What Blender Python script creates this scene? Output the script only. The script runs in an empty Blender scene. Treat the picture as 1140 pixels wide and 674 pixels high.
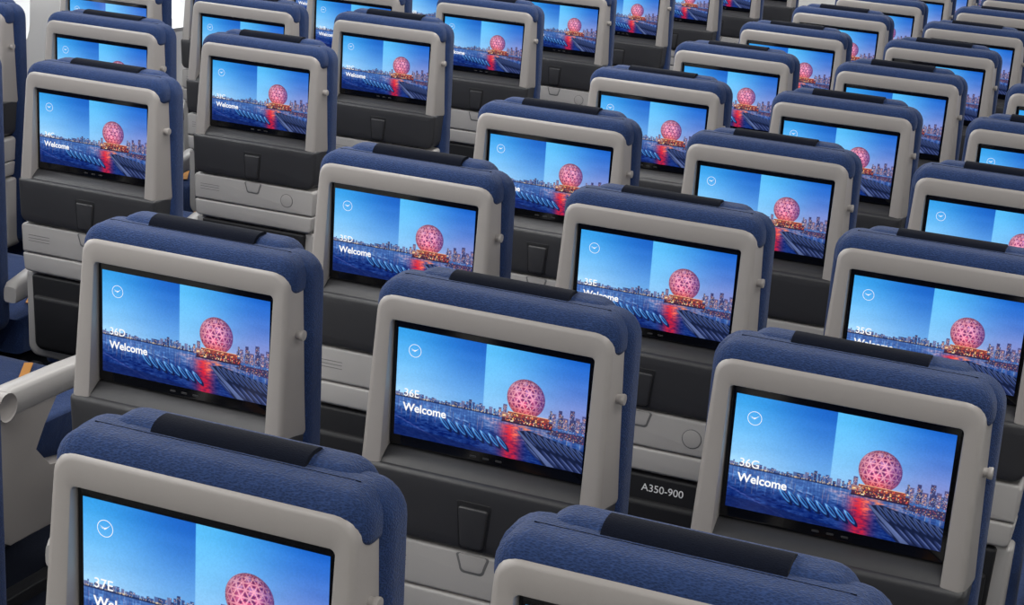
import bpy, bmesh, math, random
import numpy as np
from mathutils import Matrix, Vector

scene = bpy.context.scene
scene.view_settings.view_transform = 'Standard'
DW, DH = 0.2935, 0.165
# calibration solved from the seat grid (metres / radians)
S=DW/0.3075
cx,cy,cz=0.93401*S,-2.39755*S,0.86193*S
yaw,pit,rol,f=0.36317,0.2691,0.08242,2020.36
SX,XA,YC,PITCH,TH=0.52772*S,1.05441*S,-0.34191*S,0.81*S,0.0437
FLOOR=-0.98
def colx(c,sx,xa):
    return {'D':-sx,'E':0,'G':sx,'C':-sx-xa,'B':-2*sx-xa,'A':-3*sx-xa}[c]

# ------------------------------------------------------------------ materials
def s2l(c):
    c=np.asarray(c,float)
    return np.where(c<=0.04045,c/12.92,((c+0.055)/1.055)**2.4)
def mat(name,rgb,rough=0.5,spec=0.5,bump=0,bscale=400,var=0.0,kind='noise',sheen=0,soft=0):
    m=bpy.data.materials.new(name); m.use_nodes=True
    nt=m.node_tree; b=nt.nodes['Principled BSDF']
    lin=tuple(s2l(np.array(rgb)/255))+(1,)
    b.inputs['Base Color'].default_value=lin
    b.inputs['Roughness'].default_value=rough
    b.inputs['Specular IOR Level'].default_value=spec
    if sheen: b.inputs['Sheen Weight'].default_value=sheen
    tc=nt.nodes.new('ShaderNodeTexCoord')
    if bump:
        if kind=='knit':
            n=nt.nodes.new('ShaderNodeTexVoronoi'); n.inputs['Scale'].default_value=bscale; o=n.outputs['Distance']
            mp=nt.nodes.new('ShaderNodeMapping'); mp.inputs['Scale'].default_value=(0.75,1.5,1.5); mp.inputs['Rotation'].default_value=(0,0,0)
            nt.links.new(tc.outputs['Object'],mp.inputs[0]); nt.links.new(mp.outputs[0],n.inputs['Vector'])
        else:
            n=nt.nodes.new('ShaderNodeTexNoise'); n.inputs['Scale'].default_value=bscale; o=n.outputs['Fac']
            nt.links.new(tc.outputs['Object'],n.inputs['Vector'])
        bp=nt.nodes.new('ShaderNodeBump'); bp.inputs['Strength'].default_value=bump; bp.inputs['Distance'].default_value=0.001
        nt.links.new(o,bp.inputs['Height']); nt.links.new(bp.outputs[0],b.inputs['Normal'])
        if soft:
            # slow wrinkles in the cover, different on every seat
            oi=nt.nodes.new('ShaderNodeObjectInfo'); va=nt.nodes.new('ShaderNodeVectorMath'); va.operation='ADD'
            nt.links.new(tc.outputs['Object'],va.inputs[0]); nt.links.new(oi.outputs['Location'],va.inputs[1])
            n2=nt.nodes.new('ShaderNodeTexNoise'); n2.inputs['Scale'].default_value=13; n2.inputs['Detail'].default_value=2.5; n2.inputs['Distortion'].default_value=0.8
            nt.links.new(va.outputs[0],n2.inputs['Vector'])
            b2=nt.nodes.new('ShaderNodeBump'); b2.inputs['Strength'].default_value=soft; b2.inputs['Distance'].default_value=0.012
            nt.links.new(n2.outputs['Fac'],b2.inputs['Height']); nt.links.new(b2.outputs[0],bp.inputs['Normal'])
        if var:
            r=nt.nodes.new('ShaderNodeValToRGB')
            a=np.array(lin[:3])
            r.color_ramp.elements[0].color=tuple(a*(1-var))+(1,); r.color_ramp.elements[1].color=tuple(np.clip(a*(1+var),0,1))+(1,)
            nt.links.new(o,r.inputs[0]); nt.links.new(r.outputs[0],b.inputs['Base Color'])
    return m
M={}
M['grey']=mat('shell_grey_plastic',(149,144,140),0.36,0.55,0.10,900,0.03)
M['lgrey']=mat('tray_light_grey_plastic',(162,159,156),0.40,0.45,0.1,900,0.03)
M['dark']=mat('dark_grey_plastic',(45,45,47),0.40,0.45,0.2,1200,0.05)
M['black']=mat('black_gloss_bezel',(7,7,9),0.12,0.5)
M['mblack']=mat('black_matt',(16,16,19),0.6,0.4,0.2,800,0.1)
M['blue']=mat('blue_knit_fabric',(37,54,91),0.92,0.08,1.0,360,0.40,'knit',0.10,soft=0.4)
M['navy']=mat('navy_strap_fabric',(13,17,28),0.9,0.06,0.4,500,0.2,'knit',0.02)
M['line']=mat('placard_print_grey',(98,98,98),0.6)
M['metal']=mat('seat_leg_metal',(120,122,126),0.35,0.6); M['metal'].node_tree.nodes['Principled BSDF'].inputs['Metallic'].default_value=0.8
M['orange']=mat('seatbelt_tag_orange',(176,120,52),0.7)
M['wall']=mat('cabin_wall_panel',(214,213,210),0.6,0.3,0.1,200,0.02)
M['floor']=mat('cabin_carpet',(34,38,50),0.95,0.1,0.8,260,0.35)
M['ceil']=mat('cabin_ceiling_panel',(206,205,202),0.6,0.3,0.05,100,0.02)
def emis(name,strength,attr=None,col=(1,1,1,1)):
    m=bpy.data.materials.new(name); m.use_nodes=True; nt=m.node_tree; b=nt.nodes['Principled BSDF']
    b.inputs['Base Color'].default_value=(0.004,0.004,0.004,1); b.inputs['Roughness'].default_value=0.12
    b.inputs['Specular IOR Level'].default_value=0.5
    b.inputs['Emission Strength'].default_value=strength; b.inputs['Emission Color'].default_value=col
    if attr:
        a=nt.nodes.new('ShaderNodeAttribute'); a.attribute_name=attr
        nt.links.new(a.outputs['Color'],b.inputs['Emission Color'])
    return m
M['disp']=emis('lcd_display_picture',1.2,'pic')
M['text']=emis('lcd_white_lettering',1.0)
M['white']=mat('white_print',(225,225,225),0.6)

# ------------------------------------------------------------------ mesh helpers
def rr(hwt,hwb,zt,zb,rt,rb,cx0=0.0,n=6,d=0.0):
    hwt-=d;hwb-=d;zt-=d;zb+=d;rt=max(rt-d,0.0003);rb=max(rb-d,0.0003)
    P=[]
    for (X,Z,r,a0) in ((hwt-rt,zt-rt,rt,0),(-(hwt-rt),zt-rt,rt,90),(-(hwb-rb),zb+rb,rb,180),(hwb-rb,zb+rb,rb,270)):
        for i in range(n+1):
            a=math.radians(a0+90*i/n); P.append((cx0+X+r*math.cos(a),Z+r*math.sin(a)))
    return P
def finish(bm,name,mats,angle=35):
    bmesh.ops.recalc_face_normals(bm,faces=bm.faces)
    for f_ in bm.faces: f_.smooth=True
    for e_ in bm.edges:
        if len(e_.link_faces)==2 and e_.calc_face_angle(0)>math.radians(angle): e_.smooth=False
    me=bpy.data.meshes.new(name); bm.to_mesh(me); bm.free()
    for m in mats: me.materials.append(m)
    return me
def loft_into(bm,loops,c0=True,c1=True,mi=0):
    vs=[[bm.verts.new(p) for p in L] for L in loops]
    n=len(loops[0])
    for a,b in zip(vs,vs[1:]):
        for i in range(n):
            bm.faces.new((a[i],a[(i+1)%n],b[(i+1)%n],b[i])).material_index=mi
    if c0: bm.faces.new(vs[0]).material_index=mi
    if c1: bm.faces.new(vs[-1]).material_index=mi
def XZ(P,y): return [(x,y,z) for x,z in P]
def XY(P,z): return [(x,y,z) for x,y in P]
def slab(bm,par,y0,y1,r,mi=0,plane=XZ,steps=3):
    s=1 if y1>y0 else -1
    L=[plane(rr(*par),y1)]
    for i in range(steps+1):
        a=math.pi/2*i/steps; L.append(plane(rr(*par,d=r*(1-math.cos(a))),y0+s*r*(1-math.sin(a))))
    loft_into(bm,L,mi=mi)
LEAN=0.020   # lower back face stands proud of the monitor plane
def XZL(P,y): return [(x,y-LEAN*(0.13-z)/0.26,z) for x,z in P]

# ---- back shell: grey frame ring round the monitor recess
def m_shell():
    bm=bmesh.new()
    par=(0.180,0.187,0.133,-0.135,0.028,0.012)
    hol=(DW/2+0.0085,DW/2+0.0085,DH/2+0.012,-0.130,0.006,0.004)
    L=[XZ(rr(*par,d=-0.007),0.045),XZ(rr(*par,d=-0.006),0.038),XZL(rr(*par,d=-0.002),0.012)]
    for i in range(5):
        a=math.pi/2*i/4; L.append(XZL(rr(*par,d=0.009*(1-math.cos(a))),-0.001-0.009*math.sin(a)))
    L.append(XZL(rr(*hol,d=-0.004),-0.0085)); L.append(XZL(rr(*hol,d=-0.001),-0.0075)); L.append(XZL(rr(*hol),-0.0055)); L.append(XZ(rr(*hol),0.018))
    loft_into(bm,L,c1=False)
    return finish(bm,'back_shell',[M['grey']])
def pillow(bm,par,y0,y1,R,crown=0.008,mi=0,steps=6,c2=0.025,c3=0.06):
    L=[]
    for d,k in ((R+c3,1.0),(R+c2,0.8)):
        L.append(XZ(rr(*par,d=d),y0-crown*k))
    for i in range(steps+1):
        a=math.pi/2*i/steps; L.append(XZ(rr(*par,d=R*(1-math.sin(a))),y0+R*(1-math.cos(a))))
    for i in range(steps+1):
        a=math.pi/2*i/steps; L.append(XZ(rr(*par,d=R*(1-math.cos(a))),y1-R*(1-math.sin(a))))
    for d,k in ((R+c2,0.8),(R+c3,1.0)):
        L.append(XZ(rr(*par,d=d),y1+crown*k))
    loft_into(bm,L,mi=mi)
def m_cushion():
    bm=bmesh.new()
    pillow(bm,(0.196,0.202,0.149,-0.56,0.040,0.04),0.026,0.088,0.022,crown=0.0)
    pillow(bm,(0.1875,0.1875,0.1515,0.096,0.036,0.01),-0.007,0.075,0.025,crown=0.0,c2=0.001,c3=0.002)
    # stitched seam across the roll
    L=[]
    for i in range(25):
        x=-0.158+0.316*i/24; L.append([(x,0.038+0.0009*math.cos(a),0.1512+0.0009*math.sin(a)) for a in (0,1.57,3.14,4.71)])
    loft_into(bm,L,mi=1)
    return finish(bm,'backrest_cushion',[M['blue'],M['navy']],60)
def m_headrest():
    bm=bmesh.new()
    pillow(bm,(0.158,0.155,0.157,-0.06,0.034,0.04),0.042,0.104,0.022,crown=0.003)
    return finish(bm,'headrest',[M['blue']],60)
def m_strip():
    bm=bmesh.new()
    L=[(0.0435,0.148),(0.046,0.1530),(0.051,0.1570),(0.058,0.1590),(0.066,0.1595),(0.072,0.1590),(0.077,0.157),(0.080,0.154)]
    hw=0.092; t=0.006
    top=[];bot=[]
    for i,(y,z) in enumerate(L):
        a=L[max(i-1,0)];b=L[min(i+1,len(L)-1)]
        tx,tz=b[0]-a[0],b[1]-a[1]; l=math.hypot(tx,tz); nx,nz=-tz/l,tx/l
        top.append((y+nx*t/2,z+nz*t/2)); bot.append((y-nx*t,z-nz*t))
    prof=top+bot[::-1]
    loft_into(bm,[[(x,y,z) for y,z in prof] for x in (-hw,-hw+0.004,hw-0.004,hw)])
    return finish(bm,'headrest_strap',[M['navy']],50)
def m_bezel():
    bm=bmesh.new()
    slab(bm,(DW/2+0.0075,DW/2+0.0075,DH/2+0.011,-DH/2-0.018,0.005,0.005),-0.0008,0.02,0.002)
    for x in (-0.02,0.0,0.02):
        slab(bm,(0.005,0.005,-DH/2-0.008,-DH/2-0.011,0.001,0.001,x),-0.0014,0.001,0.0004,mi=1)
    slab(bm,(DW/2+0.0085,DW/2+0.0085,-DH/2-0.0185,-0.129,0.002,0.002),0.004,0.02,0.001,mi=2)
    return finish(bm,'monitor_bezel',[M['black'],M['dark'],M['mblack']])
O=-0.018
def m_latchpanel():
    bm=bmesh.new()
    par=(0.190,0.186,-0.120,-0.228,0.008,0.022)
    L=[XZ(rr(*par,d=-0.001),0.045),XZ(rr(*par),0.0+O)]
    for i in range(5):
        a=math.pi/2*i/4; L.append(XZ(rr(*par,d=0.009*(1-math.cos(a))),-0.006+O-0.009*math.sin(a)))
    L.append(XZ(rr(*par,d=0.02),-0.0165+O))
    loft_into(bm,L)
    L=[]
    for x in (-0.155,-0.15,0.15,0.155):
        L.append([(x,0.01,-0.101),(x,-0.003,-0.103),(x,-0.022,-0.116),(x,-0.033,-0.135),(x,0.01,-0.135)])
    loft_into(bm,L)
    slab(bm,(0.027,0.022,-0.148,-0.223,0.004,0.008),-0.0175+O,-0.01+O,0.001,mi=1)
    slab(bm,(0.023,0.018,-0.156,-0.219,0.004,0.007),-0.021+O,-0.015+O,0.003,mi=0)
    return finish(bm,'tray_latch_panel',[M['dark'],M['mblack']])
def m_tray():
    bm=bmesh.new()
    slab(bm,(0.186,0.183,-0.232,-0.302,0.010,0.004),-0.010+O,0.045,0.005)
    slab(bm,(0.183,0.180,-0.305,-0.350,0.004,0.012),-0.010+O,0.045,0.005)
    slab(bm,(0.026,0.020,-0.234,-0.264,0.003,0.008),-0.0106+O,0.0,0.0006,mi=1)
    slab(bm,(0.022,0.017,-0.234,-0.260,0.003,0.007),-0.0112+O,0.0,0.0006,mi=0)
    for r,y,mi in ((0.019,-0.0106,1),(0.0172,-0.0112,0)):
        slab(bm,(r,r,-0.268+r,-0.268-r,r,r,0.105),y+O,0,0.0005,mi=mi)
    for i in range(3):
        z=-0.258-0.007*i
        slab(bm,(0.03,0.03,z,z-0.0012,0.0006,0.0006,-0.135),-0.0104+O,0,0.0002,mi=1)
    return finish(bm,'folding_tray_table',[M['lgrey'],M['line']])
def m_pocket():
    bm=bmesh.new()
    slab(bm,(0.186,0.184,-0.354,-0.57,0.008,0.03),-0.014,0.045,0.010,mi=1)
    slab(bm,(0.160,0.154,-0.357,-0.545,0.006,0.02),-0.0265,0.0,0.006,mi=0)
    slab(bm,(0.150,0.148,-0.405,-0.540,0.006,0.02),-0.038,0.0,0.010,mi=0)
    return finish(bm,'literature_pocket',[M['mblack'],M['lgrey']])
def m_hook():
    bm=bmesh.new()
    L=[]
    for x,r in ((0.178,0.0065),(0.190,0.0065),(0.1905,0.0078),(0.1945,0.0085),(0.1965,0.0078),(0.197,0.004)):
        L.append([(x,0.014+r*math.cos(a),0.034+r*math.sin(a)) for a in [2*math.pi*i/20 for i in range(20)]])
    loft_into(bm,L)
    return finish(bm,'coat_hook',[M['grey']])
def m_seatbottom():
    bm=bmesh.new()
    zt=FLOOR+0.46
    L=[]
    prof=[(0.12,zt-0.10),(0.12,zt-0.01),(0.16,zt),(0.42,zt),(0.56,zt+0.012),(0.615,zt),(0.64,zt-0.035),(0.63,zt-0.09),(0.59,zt-0.11)]
    for x,s in ((-0.215,0.93),(-0.21,0.98),(-0.195,1),(0.195,1),(0.21,0.98),(0.215,0.93)):
        L.append([(x,0.40+(y-0.40)*s,zt-0.05+(z-zt+0.05)*s) for y,z in prof])
    loft_into(bm,L,mi=0)
    slab(bm,(0.195,0.19,0.60,0.12,0.03,0.03),zt-0.115,zt-0.16,0.008,mi=1,plane=XY)
    for x0,x1,y0,y1 in ((-0.19,-0.06,0.20,0.30),(0.17,-0.02,0.22,0.565)):
        n=10; L=[]
        dx,dy=x1-x0,y1-y0; l=math.hypot(dx,dy); nx,ny=-dy/l*.010,dx/l*.010
        for i in range(n+1):
            t=i/n; x=x0+dx*t; y=y0+dy*t; z=zt+0.006+0.010*max(0,min(1,(y-.42)/.14))
            L.append([(x+nx,y+ny,z),(x-nx,y-ny,z),(x-nx,y-ny,z+0.002),(x+nx,y+ny,z+0.002)])
        loft_into(bm,L,mi=2)
    return finish(bm,'seat_cushion',[M['blue'],M['dark'],M['orange']],50)
def m_legs():
    bm=bmesh.new()
    zt=FLOOR+0.30
    for y in (0.20,0.50):
        L=[[(x,y+0.022*math.cos(a),zt+0.022*math.sin(a)) for a in [2*math.pi*i/12 for i in range(12)]] for x in (-0.215,0.215)]
        loft_into(bm,L,mi=0)
    for x in (-0.11,0.11):
        for (ya,yb,za,zb) in ((0.20,0.15,zt,FLOOR+0.03),(0.50,0.55,zt,FLOOR+0.03)):
            L=[]
            for t in (0,1):
                y=ya+(yb-ya)*t; z=za+(zb-za)*t; h=0.022-0.005*t
                L.append([(x-0.01,y-h,z),(x+0.01,y-h,z),(x+0.01,y+h,z),(x-0.01,y+h,z)])
            loft_into(bm,L,mi=0)
        slab(bm,(0.02,0.02,0.60,0.10,0.01,0.01,x),FLOOR+0.03,FLOOR+0.001,0.004,mi=1,plane=XY)
    return finish(bm,'seat_legs',[M['metal'],M['dark']])
def m_arm(panel):
    bm=bmesh.new()
    za=FLOOR+0.595
    L=[]
    for y,hw,h,dz in ((0.03,0.018,0.02,-0.02),(0.04,0.021,0.026,-0.015),(0.12,0.023,0.032,0),(0.30,0.023,0.030,0.002),(0.42,0.023,0.028,0),(0.465,0.021,0.024,-0.006),(0.482,0.012,0.014,-0.014)):
        c=[]
        for i in range(16):
            a=2*math.pi*i/16; ca,sa=math.cos(a),math.sin(a)
            c.append((hw*math.copysign(abs(ca)**0.5,ca),y,za+dz-0.03+h*math.copysign(abs(sa)**0.5,sa)))
        L.append(c)
    loft_into(bm,L,mi=0)
    if panel:
        prof=[(0.06,za-0.05),(0.26,za-0.05),(0.22,za-0.10),(0.19,za-0.15),(0.24,za-0.20),(0.50,za-0.24),(0.55,za-0.29),(0.53,za-0.34),(0.12,za-0.34),(0.07,za-0.24)]
        L=[[(x,0.30+(y-0.30)*s,(za-0.2)+(z-za+0.2)*s) for y,z in prof] for x,s in ((-0.02,0.96),(-0.014,1),(0.014,1),(0.02,0.96))]
        loft_into(bm,L,mi=1)
        L=[[(x,0.09+r*math.cos(a),za-0.03+r*math.sin(a)) for a in [2*math.pi*i/20 for i in range(20)]] for x,r in ((-0.026,0.026),(-0.0285,0.03),(0.0285,0.03),(0.026,0.026))]
        loft_into(bm,L,mi=1)
    return finish(bm,'armrest',[M['lgrey'],M['grey']],40)

# ---- LCD picture painted onto a fine vertex grid
def paint():
    W,H=480,270
    s=np.linspace(0,1,W)[None,:].repeat(H,0); t=np.linspace(0,1,H)[:,None].repeat(W,1)
    img=np.zeros((H,W,3)); C=lambda *c: np.array(c,float)/255
    X=s*16/9; px=1/H
    def lerp(a,b,k): return a+(b-a)*k[...,None]
    def over(mask,col): 
        nonlocal img
        m=np.clip(mask,0,1)[...,None]; img=img*(1-m)+np.asarray(col)*m
    ss=lambda a,b,x: np.clip((x-a)/(b-a),0,1)**2*(3-2*np.clip((x-a)/(b-a),0,1))
    rng=np.random.RandomState(4)
    def vn(nx,ny,seed):
        r=np.random.RandomState(seed).rand(ny+2,nx+2); gx=s*nx; gy=t*ny
        ix=np.minimum(gx.astype(int),nx); iy=np.minimum(gy.astype(int),ny); fx=gx-ix; fy=gy-iy
        fx=fx*fx*(3-2*fx); fy=fy*fy*(3-2*fy)
        return (r[iy,ix]*(1-fx)+r[iy,ix+1]*fx)*(1-fy)+(r[iy+1,ix]*(1-fx)+r[iy+1,ix+1]*fx)*fy
    kt=np.clip(t/.62,0,1)**1.2
    left=lerp(lerp(C(52,152,222),C(22,92,186),ss(0,.47,s)),lerp(C(160,206,240),C(112,168,222),ss(0,.47,s)),kt)
    right=lerp(lerp(C(82,178,234),C(22,92,190),ss(.47,1,s)),lerp(C(140,190,232),C(156,150,200),ss(.47,1,s)),kt)
    seam=np.clip((s-.47)*W/1.2+.5,0,1)
    img=left*(1-seam[...,None])+right*seam[...,None]
    img=img+((vn(5,14,9)-.5)*.04)[...,None]
    rip=(vn(40,90,2)*.6+vn(110,180,3)*.4)-.5
    wat=lerp(np.ones((H,W,1))*C(92,138,200),np.ones((H,W,1))*C(12,40,108),ss(.60,.88,t))
    wat=wat+rip[...,None]*C(60,72,76)
    m=np.clip((t-.625)/px+.5,0,1)[...,None]; img=img*(1-m)+wat*m
    def box(x0,x1,y0,y1,col,a=1):
        over(a*np.clip((s-x0)*W+.5,0,1)*np.clip((x1-s)*W+.5,0,1)*np.clip((t-y0)*H+.5,0,1)*np.clip((y1-t)*H+.5,0,1),C(*col))
    x=0.0
    while x<1.0:
        w=rng.uniform(.006,.02); 
        hh=rng.uniform(.015,.05)+(0.06*math.exp(-((x-.42)/.08)**2))*rng.uniform(.4,1) + (.10 if x>.80 else 0)*rng.rand()
        col=[(52,74,128),(74,96,146),(96,104,146),(40,54,100)][rng.choice(4)]
        box(x,x+w,.628-hh,.635,col); 
        for k in range(int(hh*130)):
            if rng.rand()<.7: 
                bx=x+rng.rand()*w; by=.628-rng.rand()*hh; box(bx,bx+.003,by,by+.006,[(255,214,150),(235,170,130),(190,210,250)][rng.choice(3)],.8)
        box(x,x+w,.635,.635+hh*rng.uniform(.8,2.2),(36,62,126),.5)
        x+=w*rng.uniform(.8,1.3)
    box(0,.56,.622,.637,(26,38,78),.85)
    for k in range(80):
        bx=rng.uniform(0,.57); box(bx,bx+.003,.618,.628,(255,220,160),.6)
    for (x0,x1,y0) in ((.83,.85,.51),(.862,.88,.47),(.887,.91,.53),(.92,.943,.45),(.95,.972,.51),(.982,1,.48),(.575,.595,.51),(.552,.567,.55)):
        box(x0,x1,y0,.64,[(70,70,118),(58,60,104),(88,82,124)][rng.choice(3)])
        for k in range(34):
            bx=rng.uniform(x0,x1-.003); by=rng.uniform(y0+.01,.63); box(bx,bx+.003,by,by+.006,[(255,205,140),(240,150,110),(180,205,250)][rng.choice(3)],.85)
    for k in range(220):
        x0=rng.uniform(0,1); y0=rng.uniform(.64,.76); l=rng.uniform(.02,.10)
        col=[(255,190,130),(180,205,250),(225,120,120),(90,150,225)][rng.choice(4)]
        box(x0,x0+.003,y0,y0+l,col,.22)
    k=np.exp(-((s-.615-.03*(t-.66))/.05)**2)*ss(.66,.71,t)*(0.35+.9*np.clip(rip+.55,0,1))
    over(k*.95,C(206,22,48))
    k=np.exp(-((s-.645)/.018)**2)*ss(.66,.69,t)*ss(.9,.75,t)*np.clip(rip*2+.6,0,1); over(k*.8,C(255,120,90))
    k=np.exp(-((s-.70)/.09)**2)*ss(.66,.69,t)*ss(.84,.70,t)*np.clip(rip*2.6+.4,0,1); over(k*.8,C(240,120,80))
    k=np.exp(-((s-.52)/.05)**2)*ss(.64,.67,t)*ss(.78,.68,t)*np.clip(rip*2.6+.3,0,1); over(k*.6,C(230,170,170))
    cx0,cy0,R=.69*16/9,.425,.175
    dx=(X-cx0)/R; dy=(t-cy0)/R; rr2=dx**2+dy**2
    inside=np.clip((1-np.sqrt(rr2))*R/px+.5,0,1)
    nz=np.sqrt(np.clip(1-rr2,0,1)); lon=np.arctan2(dx,nz+.05); lat=np.arcsin(np.clip(dy,-1,1))
    fr=10
    q1=fr*lat;q2=fr*(lon*.87+lat*.5);q3=fr*(lon*.87-lat*.5)
    g=np.maximum.reduce([np.abs(np.cos(q)) for q in (q1,q2,q3)])
    cell=(np.floor(q1/math.pi+.5)*12.9898+np.floor(q2/math.pi+.5)*78.233+np.floor(q3/math.pi+.5)*37.719)
    hsh=np.abs(np.sin(cell)*43758.5453)%1.0
    latt=ss(.90,.995,g)
    col=lerp(np.ones((H,W,1))*C(88,34,88),np.ones((H,W,1))*C(196,66,108),hsh)
    k=ss(.5,.9,hsh)*ss(.6,-.8,dy); col=lerp(col,np.ones((H,W,1))*C(142,142,200),k*.7)
    col=lerp(col,np.ones((H,W,1))*C(250,176,188),latt*.72)
    col=col*(0.60+.48*nz)[...,None]
    k=ss(.1,-.9,dx)*ss(.6,-.6,dy); col=col*(1-.3*k[...,None])+C(250,180,195)*.3*k[...,None]
    k=ss(.25,1,dy); col=col*(1-.5*k[...,None])+C(244,86,56)*.5*k[...,None]
    k=ss(.1,1,dx); col=col*(1-.5*k[...,None])+C(66,52,136)*.5*k[...,None]
    m=inside[...,None]; img=img*(1-m)+col*m
    for k in range(90):
        a=rng.uniform(0,2*math.pi); q=math.sqrt(rng.rand())*.92*R; bx=(cx0+q*math.cos(a))*9/16; by=cy0+q*math.sin(a)
        box(bx,bx+.0025,by,by+.005,[(255,230,225),(255,190,150),(170,150,230)][rng.choice(3)],.85)
    box(.572,.835,.605,.665,(74,40,58)); box(.60,.815,.568,.61,(128,60,58)); box(.57,.62,.585,.63,(150,110,110))
    for k in range(150):
        bx=rng.uniform(.575,.83); by=rng.uniform(.572,.655); 
        if bx<.60 and by<.60: continue
        box(bx,bx+rng.uniform(.003,.007),by,by+rng.uniform(.005,.016),[(255,205,120),(255,140,70),(235,80,60),(255,235,190),(70,40,70)][rng.choice(5)],.85)
    box(.605,.81,.566,.571,(255,200,140),.8); box(.57,.84,.658,.672,(40,28,52))
    def poly(P,colr,a=1):
        m=np.ones((H,W))
        n=len(P)
        for i in range(n):
            x0,y0=P[i];x1,y1=P[(i+1)%n]; x0=x0*16/9;x1=x1*16/9
            l=math.hypot(x1-x0,y1-y0); dd=((x1-x0)*(t-y0)-(y1-y0)*(X-x0))/l
            m=m*np.clip(dd/px+.5,0,1)
        over(m*a,C(*colr))
    def ell(x0,y0,a,b,ang,colr,al=1):
        u=(X-x0*16/9)*math.cos(ang)+(t-y0)*math.sin(ang); v=-(X-x0*16/9)*math.sin(ang)+(t-y0)*math.cos(ang)
        d=(1-np.sqrt((u/a)**2+(v/b)**2))*b/px
        over(np.clip(d+.5,0,1)*al,C(*colr))
    poly([(.84,.66),(1.0,.66),(1.0,.74),(.80,.70)],(52,44,78),.9)
    for k in range(120):
        x0=rng.uniform(.82,1); y0=rng.uniform(.64,.73); box(x0,x0+.003,y0,y0+.007,[(255,190,120),(225,90,90),(150,180,230),(30,26,50)][rng.choice(4)],.8)
    poly([(.655,.735),(.71,.71),(1.0,.80),(1.0,1.0),(.80,1.0)],(16,24,52),.95)
    for k in range(9):
        x0=.725+.034*k; y0=.775+.009*k
        ell(x0,y0,.085,.017,.78,(56,74,126),.9); ell(x0+.004,y0-.004,.07,.006,.78,(116,138,188),.7); ell(x0+.008,y0+.008,.07,.007,.78,(10,14,34),.95)
    for k in range(7):
        x0=.74+.045*k; y0=.90+.014*k
        ell(x0,y0,.10,.016,.70,(34,46,90),.9); ell(x0+.004,y0-.004,.08,.005,.70,(100,118,172),.65)
    poly([(.655,.735),(.668,.73),(.86,1.0),(.82,1.0)],(96,112,160),.75)
    for k in range(8):
        x0=.27+.044*k; y0=.80+.010*k
        ell(x0+.012,y0+.018,.076,.024,.80,(8,20,62)); ell(x0,y0,.072,.017,.80,(62,128,198)); ell(x0-.002,y0-.004,.060,.006,.80,(165,210,245)); ell(x0+.005,y0+.005,.054,.008,.80,(14,40,100))
    for k in range(8):
        x0=.07+.045*k; y0=.70+.006*k
        ell(x0,y0,.026,.007,.2,(140,178,224),.55); ell(x0,y0+.012,.026,.006,.2,(22,46,110),.8)
    for k in range(8):
        ell(.02+.035*k,.83+.022*k,.04,.006,.45,(96,100,170),.45)
    poly([(0,.90),(.25,.93),(.62,1.0),(0,1.0)],(8,24,76),.65)
    img=img*(1+.05*(vn(200,120,7)-.5))[...,None]
    img=np.clip(img,0,1)
    lin=s2l(img)
    me=bpy.data.meshes.new('display_picture')
    vx=(s-.5)*DW; vz=(.5-t)*DH
    co=np.stack([vx,np.full_like(vx,-0.0016),vz],-1).reshape(-1,3)
    idx=np.arange(W*H).reshape(H,W)
    q=np.stack([idx[1:,:-1],idx[1:,1:],idx[:-1,1:],idx[:-1,:-1]],-1).reshape(-1,4)
    me.from_pydata(co.tolist(),[],q.tolist())
    ca=me.color_attributes.new('pic','FLOAT_COLOR','POINT')
    ca.data.foreach_set('color',np.concatenate([lin.reshape(-1,3),np.ones((W*H,1))],1).astype(np.float32).ravel())
    me.materials.append(M['disp'])
    return me
def m_logo():
    bm=bmesh.new()
    c=(-DW*.405,DH*.31); r0,r1=.0092,.0099
    N=40
    a=[bm.verts.new((c[0]+r0*math.cos(2*math.pi*i/N),-0.0022,c[1]+r0*math.sin(2*math.pi*i/N))) for i in range(N)]
    b=[bm.verts.new((c[0]+r1*math.cos(2*math.pi*i/N),-0.0022,c[1]+r1*math.sin(2*math.pi*i/N))) for i in range(N)]
    for i in range(N): bm.faces.new((a[i],a[(i+1)%N],b[(i+1)%N],b[i]))
    def P(l): bm.faces.new([bm.verts.new((c[0]+x*.00095,-0.0022,c[1]+z*.00095)) for x,z in l])
    P([(-7.5,3.2),(-1,.6),(-.8,-.2),(-4,1.2)]); P([(-6.5,1.0),(-1,-.4),(-.8,-1.0),(-3.5,-.4)]); P([(-1.2,.8),(2.6,1.8),(6.8,5.0),(2.4,.6),(-.6,-1.8)])
    return finish(bm,'airline_logo',[M['text']])

ME=dict(back_shell=m_shell(),backrest_cushion=m_cushion(),headrest=m_headrest(),headrest_strap=m_strip(),monitor_bezel=m_bezel(),
        tray_latch_panel=m_latchpanel(),folding_tray_table=m_tray(),literature_pocket=m_pocket(),coat_hook=m_hook(),display_picture=paint(),airline_logo=m_logo())
MS=dict(seat_cushion=m_seatbottom(),seat_legs=m_legs())
ARM=m_arm(False); ARMP=m_arm(True)
def font(name,body,size,off=0.0,material=None,align='LEFT'):
    c=bpy.data.curves.new(name,'FONT'); c.body=body; c.size=size; c.offset=off; c.align_x=align; c.materials.append(material); return c
F_w=font('welcome_lettering','Welcome',0.0172,0.0004,M['text'])
F_c=font('safety_card_lettering','A350-900',0.0205,0.0001,M['white'])

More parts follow.
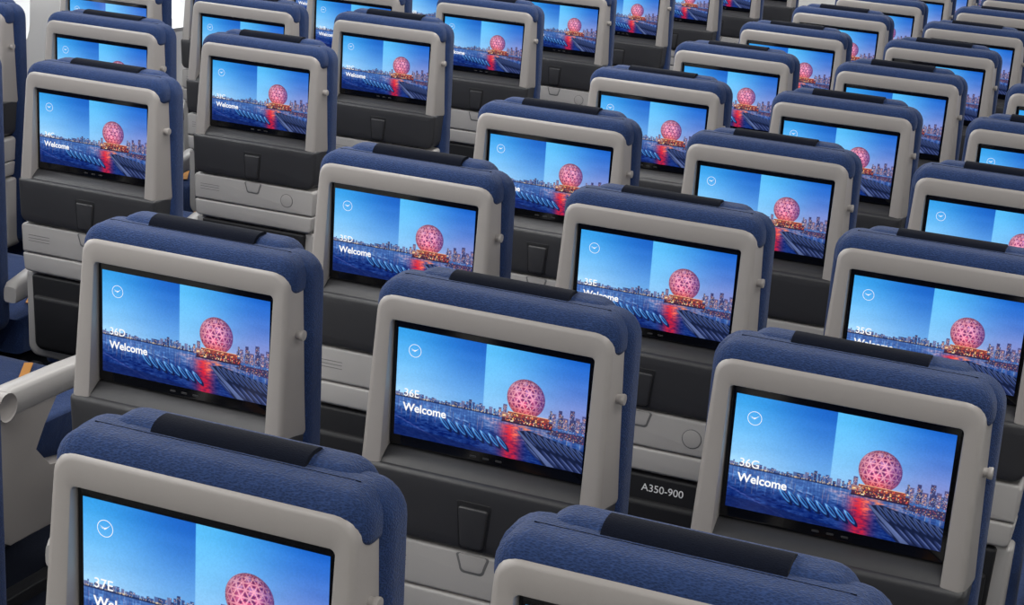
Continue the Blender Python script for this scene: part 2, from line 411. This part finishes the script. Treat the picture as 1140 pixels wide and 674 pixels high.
RB=Matrix.Rotation(TH,4,'X'); RT=Matrix.Rotation(math.pi/2,4,'X')
col=scene.collection
def child(root,name,data,ml):
    o=bpy.data.objects.new(name,data); col.objects.link(o); o.parent=root; o.matrix_local=ml; return o
def seat(c,r,leftarm,rightarm):
    root=bpy.data.objects.new('airplane_seat',None); col.objects.link(root); root.empty_display_size=.1
    root.location=(colx(c,SX,XA),(36-r)*PITCH+(YC if c in 'ABC' else 0),0)
    for k,d in ME.items():
        ml=RB
        if k in('headrest','headrest_strap'):   # headrests are individually adjusted by a few millimetres
            ml=RB@Matrix.Translation((0,0,0.003*math.sin(r*7.3+ord(c)*3.1)))
        child(root,k,d,ml)
    for k,d in MS.items(): child(root,k,d,Matrix.Identity(4))
    child(root,'welcome_lettering',F_w,RB@Matrix.Translation((-DW*.455,-0.0024,-DH*.255))@RT)
    child(root,'seat_number_lettering',font('seat_number_lettering',f'{r}{c}',0.0165,0.0001,M['text']),RB@Matrix.Translation((-DW*.455,-0.0024,-DH*.12))@RT)
    child(root,'safety_card_lettering',F_c,RB@Matrix.Translation((0.018,-0.0268,-0.388))@RT)
    if leftarm: child(root,'armrest_left',ARMP if leftarm==2 else ARM,Matrix.Translation((-SX/2,0,0)))
    if rightarm: child(root,'armrest_right',ARMP if rightarm==2 else ARM,Matrix.Translation((SX/2,0,0)))
for r in range(37,21,-1):
    seat('D',r,2,0); seat('E',r,1,0); seat('G',r,1,2)
for r in range(36,25,-1):
    seat('C',r,1,2)
    if r<36: seat('B',r,1,0); seat('A',r,1,0)

# ------------------------------------------------------------------ cabin shell
XL=colx('A',SX,XA)-SX/2-0.12; XR=SX+XA+2*SX+SX/2+0.12
Y0=-4.6; Y1=(36-20)*PITCH; ZC=1.25
def plane(name,vs,m):
    me=bpy.data.meshes.new(name); me.from_pydata(vs,[],[(0,1,2,3)]); me.materials.append(m)
    o=bpy.data.objects.new(name,me); col.objects.link(o); return o
plane('floor',[(XL,Y0,FLOOR),(XR,Y0,FLOOR),(XR,Y1,FLOOR),(XL,Y1,FLOOR)],M['floor'])
plane('ceiling',[(XL,Y0,ZC),(XL,Y1,ZC),(XR,Y1,ZC),(XR,Y0,ZC)],M['ceil'])
plane('wall_front',[(XL,Y1,FLOOR),(XR,Y1,FLOOR),(XR,Y1,ZC),(XL,Y1,ZC)],M['wall'])
plane('wall_back',[(XL,Y0,FLOOR),(XL,Y0,ZC),(XR,Y0,ZC),(XR,Y0,FLOOR)],M['wall'])
def winwall(name,x,sgn):
    bm=bmesh.new(); wm=0.54; y=Y0
    while y<Y1-0.01:
        w=min(wm,Y1-y); yc=y+w/2
        if w>0.4:
            def sh(hw,zt,zb,r,d,xx): return [(xx,yc+a,b) for a,b in rr(hw,hw,zt,zb,r,r,d=d)]
            loft_into(bm,[sh(w/2,ZC,FLOOR,.001,0,x),sh(.135,.27,-.12,.09,-.02,x),sh(.135,.27,-.12,.09,-.008,x+sgn*.012),sh(.135,.27,-.12,.09,0,x+sgn*.02),sh(.12,.255,-.105,.08,0,x-sgn*.06)],False,False)
        else:
            bm.faces.new([bm.verts.new(p) for p in ((x,y,FLOOR),(x,y+w,FLOOR),(x,y+w,ZC),(x,y,ZC))])
        y+=w
    o=bpy.data.objects.new(name,finish(bm,name,[M['wall']])); col.objects.link(o)
winwall('wall_left',XL,1); winwall('wall_right',XR,-1)

# ------------------------------------------------------------------ light
wd=bpy.data.worlds.new('sky'); scene.world=wd; wd.use_nodes=True
wd.node_tree.nodes['Background'].inputs[0].default_value=(0.9,0.95,1,1); wd.node_tree.nodes['Background'].inputs[1].default_value=3.0
def area(name,loc,sx,sy,power,rotm=(0,0,0),c=(1,1,1)):
    l=bpy.data.lights.new(name,'AREA'); l.shape='RECTANGLE'; l.size=sx; l.size_y=sy; l.energy=power; l.color=c
    o=bpy.data.objects.new(name,l); o.location=loc; o.rotation_euler=rotm; col.objects.link(o)
ym=(Y0+Y1)/2; ly=Y1-Y0-.4
xl=-SX-XA/2; xr=SX+XA/2
area('ceiling_light_strip',(xl,ym,ZC-.03),.35,ly,196,(0,0,0),(1,.985,.96))
area('ceiling_light_strip',(xr,ym,ZC-.03),.35,ly,128,(0,0,0),(1,.985,.96))
area('ceiling_light_strip',(XL+.15,ym,ZC-.1),.2,ly,165,(0,math.radians(-35),0),(.97,.985,1))

# ------------------------------------------------------------------ camera
cam=bpy.data.cameras.new('camera'); co=bpy.data.objects.new('camera',cam); col.objects.link(co)
cam.sensor_width=36; cam.lens=f/1140*36; cam.clip_start=.02
co.matrix_world=Matrix.Translation((cx,cy,cz))@(Matrix.Rotation(yaw,4,'Z')@Matrix.Rotation(math.pi/2-pit,4,'X')@Matrix.Rotation(rol,4,'Z'))
scene.camera=co
